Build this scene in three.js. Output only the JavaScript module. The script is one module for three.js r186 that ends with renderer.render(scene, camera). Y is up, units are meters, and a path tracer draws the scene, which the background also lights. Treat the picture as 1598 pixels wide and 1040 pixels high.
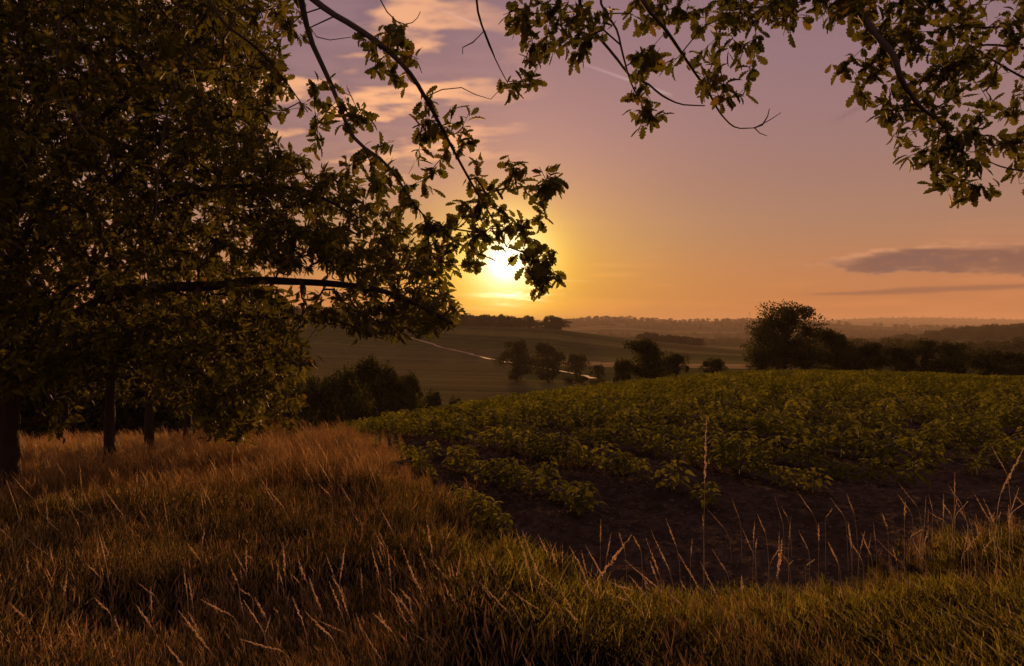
import * as THREE from 'three';

// ------------------------------------------------------------------ camera, sky, sun, exposure
const scene = new THREE.Scene();
const F = 1100, CU = 799, CV = 520, EYE = 1.6;               // focal length and centre in photograph pixels
const camera = new THREE.PerspectiveCamera(2 * Math.atan(520 / F) * 180 / Math.PI, 1598 / 1040, 0.05, 30000);
camera.position.set(0, EYE, 0);
camera.lookAt(0, EYE, -10);
const renderer = new THREE.WebGLRenderer({ antialias: true });
renderer.toneMapping = THREE.LinearToneMapping;
renderer.toneMappingExposure = 1.6;
renderer.shadowMap.enabled = true;

const sunDir = new THREE.Vector3((790 - CU) / F, (CV - 410) / F, -1).normalize();
const sun = new THREE.DirectionalLight(new THREE.Color().setRGB(1, 0.48, 0.15), 5);
sun.position.copy(sunDir).multiplyScalar(120);
sun.target.position.set(0, 0, 0);
sun.castShadow = true;
sun.shadow.mapSize.set(4096, 4096);
Object.assign(sun.shadow.camera, { left: -60, right: 60, top: 40, bottom: -30, near: 1, far: 260 });
scene.add(sun, sun.target);
scene.fog = new THREE.FogExp2(new THREE.Color().setRGB(0.95, 0.76, 0.64), 0.00012);

// ------------------------------------------------------------------ random numbers and noise
let seed = 7;
function reseed(s) { seed = s >>> 0; }
function rnd() { seed = (seed + 0x6D2B79F5) >>> 0; let t = seed; t = Math.imul(t ^ (t >>> 15), t | 1); t ^= t + Math.imul(t ^ (t >>> 7), t | 61); return ((t ^ (t >>> 14)) >>> 0) / 4294967296; }
const rr = (a, b) => a + (b - a) * rnd();
const gauss = () => (rnd() + rnd() + rnd() + rnd() - 2) * 0.86;
const clamp = (x, a = 0, b = 1) => Math.min(b, Math.max(a, x));
const lerp = (a, b, t) => a + (b - a) * t;
const sstep = (a, b, x) => { const t = clamp((x - a) / (b - a)); return t * t * (3 - 2 * t); };
const PERM = new Float32Array(65536);
{ reseed(99); for (let i = 0; i < 65536; i++) PERM[i] = rnd(); }
function vnoise(x, y) {
  const xi = Math.floor(x), yi = Math.floor(y); let fx = x - xi, fy = y - yi;
  fx = fx * fx * (3 - 2 * fx); fy = fy * fy * (3 - 2 * fy);
  const h = (a, b) => PERM[((a & 255) + ((b & 255) << 8)) & 65535];
  const a = h(xi, yi), b = h(xi + 1, yi), c = h(xi, yi + 1), d = h(xi + 1, yi + 1);
  return a + (b - a) * fx + (c - a) * fy + (a - b - c + d) * fx * fy;
}
function fbm(x, y, o = 4) { let s = 0, a = 0.5, n = 0; for (let i = 0; i < o; i++) { s += a * vnoise(x, y); n += a; a *= 0.5; x = x * 2.03 + 17.3; y = y * 2.03 + 5.1; } return s / n; }
function interp(keys, x) {                                     // Catmull-Rom through [x, value] keys
  const n = keys.length;
  if (x <= keys[0][0]) return keys[0][1];
  if (x >= keys[n - 1][0]) return keys[n - 1][1];
  let i = 0; while (x > keys[i + 1][0]) i++;
  const p1 = keys[i], p2 = keys[i + 1], p0 = keys[Math.max(0, i - 1)], p3 = keys[Math.min(n - 1, i + 2)];
  const h = p2[0] - p1[0], t = (x - p1[0]) / h;
  const m1 = i === 0 ? (p2[1] - p1[1]) / h : (p2[1] - p0[1]) / (p2[0] - p0[0]);
  const m2 = i + 2 >= n ? (p2[1] - p1[1]) / h : (p3[1] - p1[1]) / (p3[0] - p1[0]);
  const t2 = t * t, t3 = t2 * t;
  return (2 * t3 - 3 * t2 + 1) * p1[1] + (t3 - 2 * t2 + t) * h * m1 + (3 * t2 - 2 * t3) * p2[1] + (t3 - t2) * h * m2;
}
const s2l = (c) => { c /= 255; return c <= 0.04045 ? c / 12.92 : Math.pow((c + 0.055) / 1.055, 2.4); };

// ------------------------------------------------------------------ the evening sky (air, clouds, vapour trails)
{
  const W = 4096, H = 2048, data = new Float32Array(W * H * 4);
  const G = [[0, 180, 104, 62], [2, 187, 115, 71], [4.7, 184, 123, 87], [8, 168, 125, 103], [12, 156, 120, 112], [17, 147, 116, 120], [25, 134, 109, 122], [40, 124, 104, 121], [60, 116, 99, 118], [90, 112, 97, 117]]
    .map(([e, r, g, b]) => [e, s2l(r), s2l(g), s2l(b)]);
  const gr = [1, 2, 3].map((k) => G.map((g) => [g[0], g[k]]));
  const deg = Math.PI / 180;
  const far = [s2l(144), s2l(112), s2l(110)];
  const P = (u) => (u - CU) / F, Q = (v) => (CV - v) / F;
  const topE = [[1180, 408], [1240, 409], [1330, 399], [1400, 386], [1500, 379], [1598, 374], [1800, 372], [2300, 392], [2700, 402]].map(([u, v]) => [P(u), Q(v)]);
  const botE = [[1180, 409], [1250, 412], [1300, 414], [1345, 430], [1420, 431], [1500, 427], [1570, 435], [1800, 438], [2300, 420], [2700, 404]].map(([u, v]) => [P(u), Q(v)]);
  for (let row = 0; row < H; row++) {
    const el = ((row + 0.5) / H - 0.5) * Math.PI, y = Math.sin(el), c = Math.cos(el), e = Math.max(0, el / deg);
    const b0 = interp(gr[0], e), b1 = interp(gr[1], e), b2 = interp(gr[2], e);
    for (let col = 0; col < W; col++) {
      const az = ((col + 0.5) / W - 0.5) * 2 * Math.PI, x = Math.cos(az) * c, z = Math.sin(az) * c;
      const o = (row * W + col) * 4; data[o + 3] = 1;
      if (el < -0.01) { data[o] = 0.1; data[o + 1] = 0.06; data[o + 2] = 0.05; continue; }
      const cg = x * sunDir.x + y * sunDir.y + z * sunDir.z, g = Math.acos(clamp(cg, -1, 1)) / deg;
      let away = sstep(25, 150, g), r_ = lerp(b0, far[0], away * 0.85), g_ = lerp(b1, far[1], away * 0.85), b_ = lerp(b2, far[2], away * 0.85);
      const low = 1 - sstep(2, 17, e);
      const g1 = Math.exp(-g / 5.5), g2 = Math.exp(-g / 13);
      r_ += 0.85 * g1 + 0.17 * g2; g_ += lerp(0.4, 0.6, low) * g1 + 0.06 * g2; b_ = b_ * (1 - 0.95 * Math.exp(-g / 8) * low) + lerp(0.16, 0.02, low) * g1 + 0.02 * g2 * (1 - low);
      if (z < -0.05) {                                          // clouds ahead of us, laid out on the sky
        const U = x / -z, V = y / -z;
        // grey bank low over the horizon, lit along its rim
        if (U > 0.33 && V > 0.02 && V < 0.17) {
          const n = (fbm(U * 14, V * 170, 5) - 0.5), n2 = fbm(U * 70, V * 300, 3) - 0.5, tp = interp(topE, U) + n * 0.026 + n2 * 0.01, bt = interp(botE, U) + n * 0.024 + n2 * 0.008;
          const thick = tp - bt, d = Math.min(tp - V, V - bt), a = thick > 0 ? sstep(-0.001, 0.0022, d) * (0.62 + 0.6 * fbm(U * 9 + 2, V * 90, 4)) * 0.92 : 0;
          const rim = Math.exp(-Math.pow((tp - V) / 0.007, 2)) * sstep(0.34, 0.5, U) * (0.95 + 2 * n) + 0.5 * Math.exp(-Math.pow((V - bt) / 0.003, 2)) * (1 - sstep(0.55, 0.75, U));
          const cr = s2l(108), cgn = s2l(80), cb = s2l(77), k = clamp(rim * 1.35 + n2 * 0.8 * sstep(0.4, 0.6, U)) * (1 - sstep(0.9, 1.5, U));
          r_ = lerp(r_, lerp(cr, s2l(208), k), a); g_ = lerp(g_, lerp(cgn, s2l(146), k), a); b_ = lerp(b_, lerp(cb, s2l(108), k), a);
          const mid = lerp(Q(461), Q(447), clamp((U - P(1230)) / (P(1600) - P(1230)), 0, 2)), hw = 0.0055 * sstep(P(1210), P(1450), U) + 0.0006;
          const a2 = sstep(1, 0.35, Math.abs(V - mid + n * 0.004) / hw) * 0.85 * sstep(P(1190), P(1330), U);
          r_ = lerp(r_, s2l(134), a2); g_ = lerp(g_, s2l(90), a2); b_ = lerp(b_, s2l(74), a2);
        }
        // thin veils above the horizon
        if (V < 0.2) {
          const n = fbm(U * 6 + 3, V * 70 + 9, 4), k = sstep(0.48, 0.75, n) * 0.16 * sstep(0, 0.03, V) * (1 - sstep(0.09, 0.2, V));
          r_ *= 1 + k; g_ *= 1 + k * 0.8; b_ *= 1 + k * 0.6;
          // bright streaks just under the sun
          const st = fbm(U * 9, V * 260 + U * 18, 4), m = Math.exp(-Math.pow((U - P(815)) / 0.055, 2)) * Math.exp(-Math.pow((V - Q(462) - (U - P(800)) * 0.1) / 0.011, 2));
          const s = m * sstep(0.46, 0.66, st); r_ += 1.6 * s; g_ += 1.4 * s; b_ += 1.0 * s;
        }
        // vapour trails
        const trail = (u0, v0, u1, v1, w, amp, wob = 0) => {
          const ax = P(u0), ay = Q(v0), dx = P(u1) - ax, dy = Q(v1) - ay, L = Math.hypot(dx, dy);
          const t = ((U - ax) * dx + (V - ay) * dy) / (L * L); if (t < 0 || t > 1) return 0;
          const d = Math.abs((U - ax) * dy - (V - ay) * dx) / L + wob * (vnoise(t * 14, 3) - 0.5);
          return amp * Math.exp(-Math.pow(d / w, 2)) * Math.sqrt(t) * (1 - Math.pow(t, 14));
        };
        if (V > 0.2 && U > -0.15 && U < 0.55) {
          const s = trail(900, 96, 1052, 150, 0.0013, 0.26) + trail(680, 12, 760, 45, 0.0018, 0.12) + trail(740, 38, 905, 97, 0.0022, 0.04);
          r_ += s; g_ += s * 0.85; b_ += s * 0.85;
          const dk = trail(1295, 194, 1345, 165, 0.0035, 0.2); r_ *= 1 - dk; g_ *= 1 - dk; b_ *= 1 - dk;
        }
      }
      // patches of mackerel cloud high in the west, over our left shoulder and on round
      if (e > 9 && e < 60) {
        const px = x / (y + 0.12), pz = z / (y + 0.12), n = fbm(px * 3.2 + 4.6, pz * 7.5 + 1, 6) * 0.75 + 0.25 * fbm(px * 9, pz * 21, 4);
        const th = Math.atan2(x, -z) / deg, m = (1 - sstep(-9, 4, th)) * sstep(-130, -70, th) * sstep(10, 17, e) * (1 - sstep(45, 60, e));
        const k = sstep(0.47, 0.62, n) * m, sh = sstep(0.34, 0.5, n) * m * 0.4, glow = Math.exp(-g / 32);
        r_ = r_ * (1 - sh * 0.4) + k * (0.14 + 0.95 * glow); g_ = g_ * (1 - sh * 0.35) + k * (0.06 + 0.42 * glow); b_ = b_ * (1 - sh * 0.25) + k * (0.03 + 0.05 * glow);
      }
      const core = Math.exp(-Math.pow(g / 0.75, 1.5)), halo = Math.exp(-Math.pow(g / 3.5, 2.2));
      r_ += 7 * core + 0.9 * halo; g_ += 6 * core + 0.85 * halo; b_ += 4 * core + 0.85 * halo * halo;
      data[o] = r_; data[o + 1] = g_; data[o + 2] = b_;
    }
  }
  const tex = new THREE.DataTexture(data, W, H, THREE.RGBAFormat, THREE.FloatType);
  tex.mapping = THREE.EquirectangularReflectionMapping; tex.magFilter = tex.minFilter = THREE.LinearFilter; tex.needsUpdate = true;
  scene.background = tex; scene.environment = tex; scene.backgroundIntensity = scene.environmentIntensity = 0.62;
}

// ------------------------------------------------------------------ helpers
const V3 = (x, y, z) => new THREE.Vector3(x, y, z);
const at = (u, v, D) => V3((u - CU) / F * D, EYE + (CV - v) / F * D, -D);      // a point at depth D
const taken = {};
function numbered(n) { const k = (taken[n] = (taken[n] ?? -1) + 1); return k ? n + '_' + String(k).padStart(3, '0') : n; }
function tag(o, label, category, group) { o.userData = { ...o.userData, label, category }; if (group) o.userData.group = group; return o; }
function thing(name, label, category, pos = [0, 0, 0], group) { const g = new THREE.Group(); g.name = numbered(name); g.position.set(...pos); scene.add(g); return tag(g, label, category, group); }
function mesh(name, geo, mat, parent = scene) { const m = new THREE.Mesh(geo, mat); m.name = name; m.castShadow = m.receiveShadow = true; parent.add(m); return m; }
function instanced(name, geo, mat, mats, parent, colors) {
  const m = new THREE.InstancedMesh(geo, mat, mats.length); m.name = name; m.castShadow = m.receiveShadow = true; m.userData.kind = 'stuff';
  mats.forEach((x, i) => { m.setMatrixAt(i, x); if (colors) m.setColorAt(i, colors[i]); });
  parent.add(m); return m;
}
const col = (r, g, b) => new THREE.Color().setRGB(r, g, b);

class Acc {                                                     // collects triangles into one geometry
  constructor() { this.p = []; this.n = []; this.uv = []; this.c = []; this.i = []; }
  get count() { return this.p.length / 3; }
  vert(p, n, u = 0, v = 0, c) { this.p.push(p.x, p.y, p.z); this.n.push(n.x, n.y, n.z); this.uv.push(u, v); if (c) this.c.push(c.r, c.g, c.b); return this.count - 1; }
  tube(pts, radii, sides = 5) {
    const t = V3(), ref = V3(), a = V3(), b = V3(); let base = this.count, len = 0;
    for (let k = 0; k < pts.length; k++) {
      t.copy(pts[Math.min(k + 1, pts.length - 1)]).sub(pts[Math.max(k - 1, 0)]).normalize();
      if (!k) ref.set(0.31, 0.17, 0.93).cross(t).normalize();
      a.copy(ref).addScaledVector(t, -ref.dot(t)).normalize(); ref.copy(a); b.crossVectors(t, a);
      if (k) len += pts[k].distanceTo(pts[k - 1]);
      for (let s = 0; s <= sides; s++) {
        const th = s / sides * Math.PI * 2, n = V3().addScaledVector(a, Math.cos(th)).addScaledVector(b, Math.sin(th));
        this.vert(pts[k].clone().addScaledVector(n, radii[k] * (pts.length > 6 ? 0.9 + 0.3 * vnoise(k * 0.9 + s * 1.3, radii[0] * 999 + s) : 1)), n, s / sides * Math.max(0.1, radii[0] * 6), len);
      }
    }
    for (let k = 0; k + 1 < pts.length; k++) for (let s = 0; s < sides; s++) {
      const q = base + k * (sides + 1) + s, w = q + sides + 1;
      this.i.push(q, q + 1, w, q + 1, w + 1, w);
    }
    const tip = this.vert(pts[pts.length - 1].clone().addScaledVector(t, radii[radii.length - 1]), t.clone()), l = base + (pts.length - 1) * (sides + 1);
    for (let s = 0; s < sides; s++) this.i.push(l + s, l + s + 1, tip);
  }
  add(geo, m, c) {
    const p = geo.attributes.position, n = geo.attributes.normal, base = this.count, v = V3(), nm = new THREE.Matrix3().getNormalMatrix(m);
    for (let k = 0; k < p.count; k++) { v.fromBufferAttribute(p, k).applyMatrix4(m); this.p.push(v.x, v.y, v.z); v.fromBufferAttribute(n, k).applyMatrix3(nm).normalize(); this.n.push(v.x, v.y, v.z); this.uv.push(0, 0); if (c) this.c.push(c.r, c.g, c.b); }
    for (const q of geo.index.array) this.i.push(base + q);
  }
  geo() {
    const g = new THREE.BufferGeometry();
    g.setAttribute('position', new THREE.Float32BufferAttribute(this.p, 3)); g.setAttribute('normal', new THREE.Float32BufferAttribute(this.n, 3)); g.setAttribute('uv', new THREE.Float32BufferAttribute(this.uv, 2));
    if (this.c.length) g.setAttribute('color', new THREE.Float32BufferAttribute(this.c, 3));
    g.setIndex(this.i); return g;
  }
}

// ------------------------------------------------------------------ textures and materials
function grey(n, f, rx = 1, ry = 1) {
  const d = new Uint8Array(n * n * 4);
  for (let j = 0; j < n; j++) for (let i = 0; i < n; i++) { const v = clamp(f(i, j)) * 255, o = (j * n + i) * 4; d[o] = d[o + 1] = d[o + 2] = v; d[o + 3] = 255; }
  const t = new THREE.DataTexture(d, n, n); t.wrapS = t.wrapT = THREE.RepeatWrapping; t.magFilter = THREE.LinearFilter; t.repeat.set(rx, ry); t.needsUpdate = true; return t;
}
function tiled(i, j, n, fx, fy, o) { const u = i / n, v = j / n; const a = fbm(u * fx, v * fy, o), b = fbm((u - 1) * fx, v * fy, o), c = fbm(u * fx, (v - 1) * fy, o), d = fbm((u - 1) * fx, (v - 1) * fy, o), k = sstep(0.7, 1, u), l = sstep(0.7, 1, v); return lerp(lerp(a, b, k), lerp(c, d, k), l); }
const soilBump = grey(512, (i, j) => tiled(i, j, 512, 30, 30, 5), 0.6, 0.6);
const barkBump = grey(256, (i, j) => Math.abs(tiled(i, j, 256, 26, 7, 4) - 0.5) * 3.2, 4, 2.2);
const soilTone = grey(512, (i, j) => 0.62 + 0.5 * (tiled(i, j, 512, 40, 40, 5) - 0.25), 0.37, 0.37); soilTone.colorSpace = THREE.SRGBColorSpace;
const groundMat = new THREE.MeshPhysicalMaterial({ specularIntensity: 0, vertexColors: true, map: soilTone, bumpMap: soilBump, bumpScale: 0.03, roughness: 1 });
const landMat = new THREE.MeshPhysicalMaterial({ specularIntensity: 0, vertexColors: true, roughness: 1 });
const barkMat = new THREE.MeshStandardMaterial({ color: col(0.055, 0.04, 0.03), bumpMap: barkBump, bumpScale: 0.02, roughness: 0.95 });
const twigMat = new THREE.MeshStandardMaterial({ color: col(0.05, 0.036, 0.027), roughness: 0.9 });
const leafy = (c, tr = 0.42, rough = 0.62, spec = 0.3) => new THREE.MeshPhysicalMaterial({ color: c, roughness: rough, transmission: tr, thickness: 0, side: THREE.DoubleSide, ior: 1.35, specularIntensity: spec });
const oakTones = [col(0.12, 0.115, 0.016), col(0.15, 0.135, 0.018), col(0.09, 0.095, 0.014), col(0.2, 0.14, 0.02)].map((c) => leafy(c, 0.5, 0.7, 0.1));
const chestTones = [col(0.13, 0.125, 0.015), col(0.165, 0.145, 0.018), col(0.1, 0.1, 0.013), col(0.2, 0.14, 0.02)].map((c) => leafy(c, 0.5, 0.7, 0.12));
const leafWhite = leafy(col(1, 1, 1), 0.5, 0.7, 0.12), cropWhite = leafy(col(1, 1, 1), 0.55, 0.85, 0.03);
const cropMats = [col(0.155, 0.15, 0.014), col(0.2, 0.185, 0.018), col(0.115, 0.115, 0.012)].map((c) => leafy(c, 0.55, 0.85, 0.03));
const cropStemMat = new THREE.MeshStandardMaterial({ color: col(0.1, 0.1, 0.03), roughness: 0.8 });
const grassMat = leafy(col(1, 1, 1), 0.45, 0.75, 0.15);
const strawMat = leafy(col(0.72, 0.52, 0.3), 0.5, 0.6);
const strawStemMat = new THREE.MeshStandardMaterial({ color: col(0.42, 0.3, 0.15), roughness: 0.6 });

// ------------------------------------------------------------------ lie of the land
const qKeys = [[-1.0, 0.0048], [-0.7, 0.0046], [-0.45, 0.0043], [-0.3, 0.004], [-0.22, 0.0031], [-0.05, 0.0019], [0.146, 0.00102], [0.333, 0.00062], [0.5, 0.0006], [0.726, 0.00076], [1.0, 0.0009]];
const smax = (a, b, k) => { const h = clamp(0.5 + 0.5 * (a - b) / k); return lerp(b, a, h) + k * h * (1 - h); };
const Vh = (v, D) => EYE - (v - CV) / F * D;                    // height that shows at row v from depth D
const hillCrest = [[-1.6, 496], [-0.45, 499], [-0.27, 501], [-0.1, 508], [0.05, 513], [0.09, 518], [0.18, 530], [0.27, 541], [0.36, 552], [0.5, 566]].map(([t, v]) => [t, Vh(v, 640)]);
const ridgeA = [[-1.5, 500], [0.06, 505], [0.14, 499], [0.24, 504], [0.36, 503], [0.6, 512], [1.5, 510]].map(([t, v]) => [t, Vh(v, 3400)]);
const ridgeB = [[-1.5, 498], [0.2, 503], [0.42, 502], [0.52, 498.5], [0.6, 498], [0.75, 500], [1.5, 497]].map(([t, v]) => [t, Vh(v, 6800)]);
const knoll = [[0.45, 560], [0.52, 540], [0.6, 527], [0.68, 519], [0.8, 516], [1.2, 520], [1.6, 540]].map(([t, v]) => [t, Vh(v, 950)]);
const bell = (D, c, w1, w2) => { const d = Math.log(D / c); return Math.exp(-(d * d) / (d < 0 ? w1 * w1 : w2 * w2)); };
function height(x, z) {
  const r = Math.hypot(x, z), th = Math.atan2(x, -z), a = Math.abs(th), front = 1 - sstep(0.85, 1.25, a);
  const ct = Math.cos(Math.min(a, 1.1)), t = Math.tan(clamp(th, -1.1, 1.1)), D = Math.max(r * Math.max(ct, 0.3), 0.01);
  const Qn = lerp(0.0012, interp(qKeys, t) * ct * ct, front);
  let h = -Qn * r * r;
  h += (fbm(x * 0.25 + 3, z * 0.25, 3) - 0.5) * 0.22 * sstep(2, 8, r) + (fbm(x * 0.75, z * 0.75 + 40, 2) - 0.5) * 0.2 * sstep(2.5, 5, r) * (1 - sstep(14, 22, r));
  if (r < 25) return h;
  const ho = front, fl = -17 - 7 * sstep(500, 1400, D) + 3 * (fbm(x * 0.004, z * 0.004, 3) - 0.5);
  let f = fl;
  const hc = interp(hillCrest, t);
  f = smax(f, lerp(fl, hc, ho * (sstep(190, 640, D) * 0.55 + 0.45 * sstep(330, 640, D)) * (1 - sstep(690, 1300, D))), 3);
  f = smax(f, lerp(fl, interp(knoll, t), ho * bell(D, 950, 0.35, 0.25) * sstep(0.44, 0.56, t)), 3);
  f = smax(f, lerp(fl, interp(ridgeA, t) + 14 * (fbm(x * 0.0016, z * 0.0016, 3) - 0.5), bell(D, 3400, 0.55, 0.3)), 8);
  f = smax(f, lerp(fl, interp(ridgeB, t) + 30 * (fbm(x * 0.0009, z * 0.0009, 3) - 0.5), bell(D, 6800, 0.4, 0.5)), 12);
  return smax(h, f, 3.5);
}
function ground(u, v) {                                          // where the sight line through (u, v) first meets the land
  const dx = (u - CU) / F, dy = (CV - v) / F; let D = 0.6;
  while (D < 4000) { if (EYE + dy * D < height(dx * D, -D)) break; D *= 1.004; }
  return V3(dx * D, height(dx * D, -D), -D);
}
const poly = (pts) => pts.map((p) => p.isVector3 ? [p.x, p.z] : p);
function inside(pts, x, z) { let c = false; for (let i = 0, j = pts.length - 1; i < pts.length; j = i++) { const [xi, zi] = pts[i], [xj, zj] = pts[j]; if ((zi > z) !== (zj > z) && x < (xj - xi) * (z - zi) / (zj - zi) + xi) c = !c; } return c; }
function edgeDist(pts, x, z) { let m = 1e9; for (let i = 0, j = pts.length - 1; i < pts.length; j = i++) { const [ax, az] = pts[j], [bx, bz] = pts[i], dx = bx - ax, dz = bz - az, t = clamp(((x - ax) * dx + (z - az) * dz) / (dx * dx + dz * dz + 1e-9)); m = Math.min(m, Math.hypot(x - ax - dx * t, z - az - dz * t)); } return m; }
const rowDir = [-Math.sin(0.49), -Math.cos(0.49)];
const edgePx = [[1598, 855], [1500, 880], [1300, 925], [1100, 945], [950, 940], [850, 915], [775, 865], [697, 800], [642, 735], [612, 698]].map(([u, v]) => ground(u, v));
const endE = edgePx[edgePx.length - 1];
const grassPoly = poly([[40, 6], [40, edgePx[0].z - 2], ...edgePx, [endE.x + rowDir[0] * 45, endE.z + rowDir[1] * 45], [-90, -60], [-90, 6]]);
const cropPx = [[1598, 752], [1400, 765], [1250, 782], [1100, 798], [950, 820], [850, 838], [795, 868], [735, 832], [668, 752], [620, 697]].map(([u, v]) => ground(u, v));
const endC = cropPx[cropPx.length - 1];
const cropPoly = poly([[120, cropPx[0].z - 14], [40, cropPx[0].z - 2], ...cropPx, [endC.x + rowDir[0] * 60, endC.z + rowDir[1] * 60], [40, -160], [140, -160]]);

// one sheet from underfoot to the horizon, in two rings that share their seam
function landRing(name, r0, r1, rings, mat, near) {
  const az = []; for (let a = -52; a <= 52; a += near ? 0.19 : 0.16) az.push(a * Math.PI / 180);
  for (let a = 56; a < 308; a += 4) az.push(a * Math.PI / 180);
  const nA = az.length, p = new Float32Array((rings + 1) * nA * 3), c = new Float32Array((rings + 1) * nA * 3), uv = new Float32Array((rings + 1) * nA * 2), idx = [];
  for (let k = 0; k <= rings; k++) {
    const r = r0 * Math.pow(r1 / r0, k / rings);
    for (let a = 0; a < nA; a++) {
      const x = Math.sin(az[a]) * r, z = -Math.cos(az[a]) * r, o = k * nA + a, D = -z;
      let y = height(x, z), cr, cg, cb;
      if (near) {
        const gd = edgeDist(grassPoly, x, z), grassy = inside(grassPoly, x, z) ? 1 : 0;
        if (!grassy) y += (fbm(x * 5, z * 5, 3) - 0.5) * 0.08 * (1 - sstep(30, 60, r)) + (fbm(x * 16, z * 16, 2) - 0.5) * 0.035 * (1 - sstep(10, 20, r));
        else y += 0.05 * sstep(0, 0.5, gd);
        if (k === rings || r > 105) y = height(x, z);
        const n = fbm(x * 1.7, z * 1.7, 4); const g = clamp(grassy * sstep(0, 0.25, gd + (n - 0.5) * 0.5));
        const k2 = 0.8 + 0.5 * (n - 0.5);
        cr = lerp(0.13, 0.1, g) * k2; cg = lerp(0.092, 0.07, g) * k2; cb = lerp(0.068, 0.028, g) * k2;
      } else {
        // fields of different crops on the slopes, woods elsewhere
        const w = fbm(x * 0.003 + 8, z * 0.003, 4), across = (x * 0.28 + D * 1.0) + 30 * fbm(x * 0.002, z * 0.002, 2), id = Math.floor(across / 46), fr = across / 46 - id, h = PERM[(id * 131 + 977) & 65535];
        const crops = [[0.17, 0.13, 0.05], [0.06, 0.065, 0.018], [0.1, 0.095, 0.03], [0.25, 0.18, 0.08], [0.045, 0.05, 0.016]][Math.floor(h * 5)];
        const stripe = 0.74 + 0.52 * PERM[(Math.floor(across / 5.2) * 37 + 55) & 65535];
        let field = D < 760 && D > 90 && x / D < 0.42 ? 1 : (D > 500 && D < 1300 && x / D > 0.45 ? sstep(0.5, 0.6, w) : sstep(0.6, 0.66, w) * 0.6);
        if (x / D < 0.02 && D < 420) { crops[0] = 0.085; crops[1] = 0.075; crops[2] = 0.03; }
        if (fr < 0.06) field *= 0.5;
        cr = lerp(0.035, crops[0] * stripe, field); cg = lerp(0.04, crops[1] * stripe, field); cb = lerp(0.014, crops[2] * stripe, field);
      }
      p.set([x, y, z], o * 3); c.set([cr, cg, cb], o * 3); uv.set([x, z], o * 2);
    }
    if (k) for (let a = 0; a < nA; a++) { const b = (a + 1) % nA, q = (k - 1) * nA, w = k * nA; idx.push(q + a, q + b, w + a, q + b, w + b, w + a); }
  }
  if (near) { const n0 = p.length / 3; idx.push(...[]); }
  const g = new THREE.BufferGeometry();
  g.setAttribute('position', new THREE.BufferAttribute(p, 3)); g.setAttribute('color', new THREE.BufferAttribute(c, 3)); g.setAttribute('uv', new THREE.BufferAttribute(uv, 2)); g.setIndex(idx); g.computeVertexNormals();
  const m = mesh(name, g, mat); m.userData.kind = 'structure'; return m;
}
landRing('ground', 0.25, 110, 360, groundMat, true);
landRing('hills', 110, 9000, 330, landMat, false);
console.log('land');

// pale track along the foot of the far slope
{
  const pts = [[640, 528], [690, 543], [740, 555], [800, 568], [870, 580], [930, 592]].map(([u, v]) => { const g = ground(u, v); return g; });
  const curve = new THREE.CatmullRomCurve3(pts), n = 90, p = [], idx = [];
  for (let k = 0; k <= n; k++) {
    const q = curve.getPoint(k / n), t = curve.getTangent(k / n), sx = -t.z, sz = t.x, L = Math.hypot(sx, sz);
    const wob = 3.5 * (fbm(k * 0.16, 7, 3) - 0.5), hw = 0.5 + 1.5 * vnoise(k * 0.45, 3);
    for (const s of [wob - hw, wob + hw]) { const x = q.x + sx / L * s, z = q.z + sz / L * s; p.push(x, height(x, z) + 0.25, z); }
    if (k) { const o = k * 2; idx.push(o - 2, o - 1, o, o - 1, o + 1, o); }
  }
  const g = new THREE.BufferGeometry(); g.setAttribute('position', new THREE.Float32BufferAttribute(p, 3)); g.setIndex(idx); g.computeVertexNormals();
  mesh('track', g, new THREE.MeshPhysicalMaterial({ color: col(0.36, 0.28, 0.18), specularIntensity: 0.12, roughness: 0.9, side: THREE.DoubleSide })).userData.kind = 'structure';
}

// ------------------------------------------------------------------ leaves
function leafGeo(len, stations, fold, droop, seg) {              // along +Y, facing +Z; stations: [along, half width]
  const p = [], n = [], idx = [];
  stations.forEach(([s, w], k) => {
    const zc = -droop * s * s * len, y = s * len;
    p.push(-w * len, y, zc + fold * w * len, 0, y, zc, w * len, y, zc + fold * w * len);
    const ny = 2 * droop * s; n.push(fold, ny, 1, 0, ny, 1, -fold, ny, 1);
    if (k) { const o = k * 3; idx.push(o - 3, o - 2, o, o - 2, o + 1, o, o - 2, o - 1, o + 1, o - 1, o + 2, o + 1); }
  });
  const g = new THREE.BufferGeometry(); g.setAttribute('position', new THREE.Float32BufferAttribute(p, 3)); g.setAttribute('normal', new THREE.Float32BufferAttribute(n, 3));
  g.setAttribute('uv', new THREE.Float32BufferAttribute(new Float32Array(p.length / 3 * 2), 2)); g.setIndex(idx); g.normalizeNormals(); return g;
}
const oakOutline = [[0, 0.012], [0.08, 0.012], [0.14, 0.07], [0.2, 0.11], [0.25, 0.075], [0.33, 0.17], [0.38, 0.19], [0.43, 0.12], [0.52, 0.23], [0.57, 0.25], [0.63, 0.16], [0.71, 0.24], [0.76, 0.24], [0.81, 0.15], [0.88, 0.17], [0.94, 0.13], [1, 0.02]];
const oakLeaves = [leafGeo(1, oakOutline, 0.35, 0.15), leafGeo(1, oakOutline.map(([s, w]) => [s, w * 0.85]), 0.6, 0.4), leafGeo(1, oakOutline.map(([s, w]) => [s, w * 1.12]), -0.15, 0.3)];
const lance = [[0, 0.01], [0.08, 0.012], [0.2, 0.1], [0.4, 0.165], [0.6, 0.16], [0.8, 0.095], [1, 0.005]];
const lanceLeaves = [leafGeo(1, lance, 0.4, 0.35), leafGeo(1, lance.map(([s, w]) => [s, w * 1.15]), 0.2, 0.6)];
const ovate = [[0, 0.01], [0.1, 0.03], [0.16, 0.22], [0.35, 0.36], [0.55, 0.3], [0.8, 0.14], [1, 0.01]];
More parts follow.
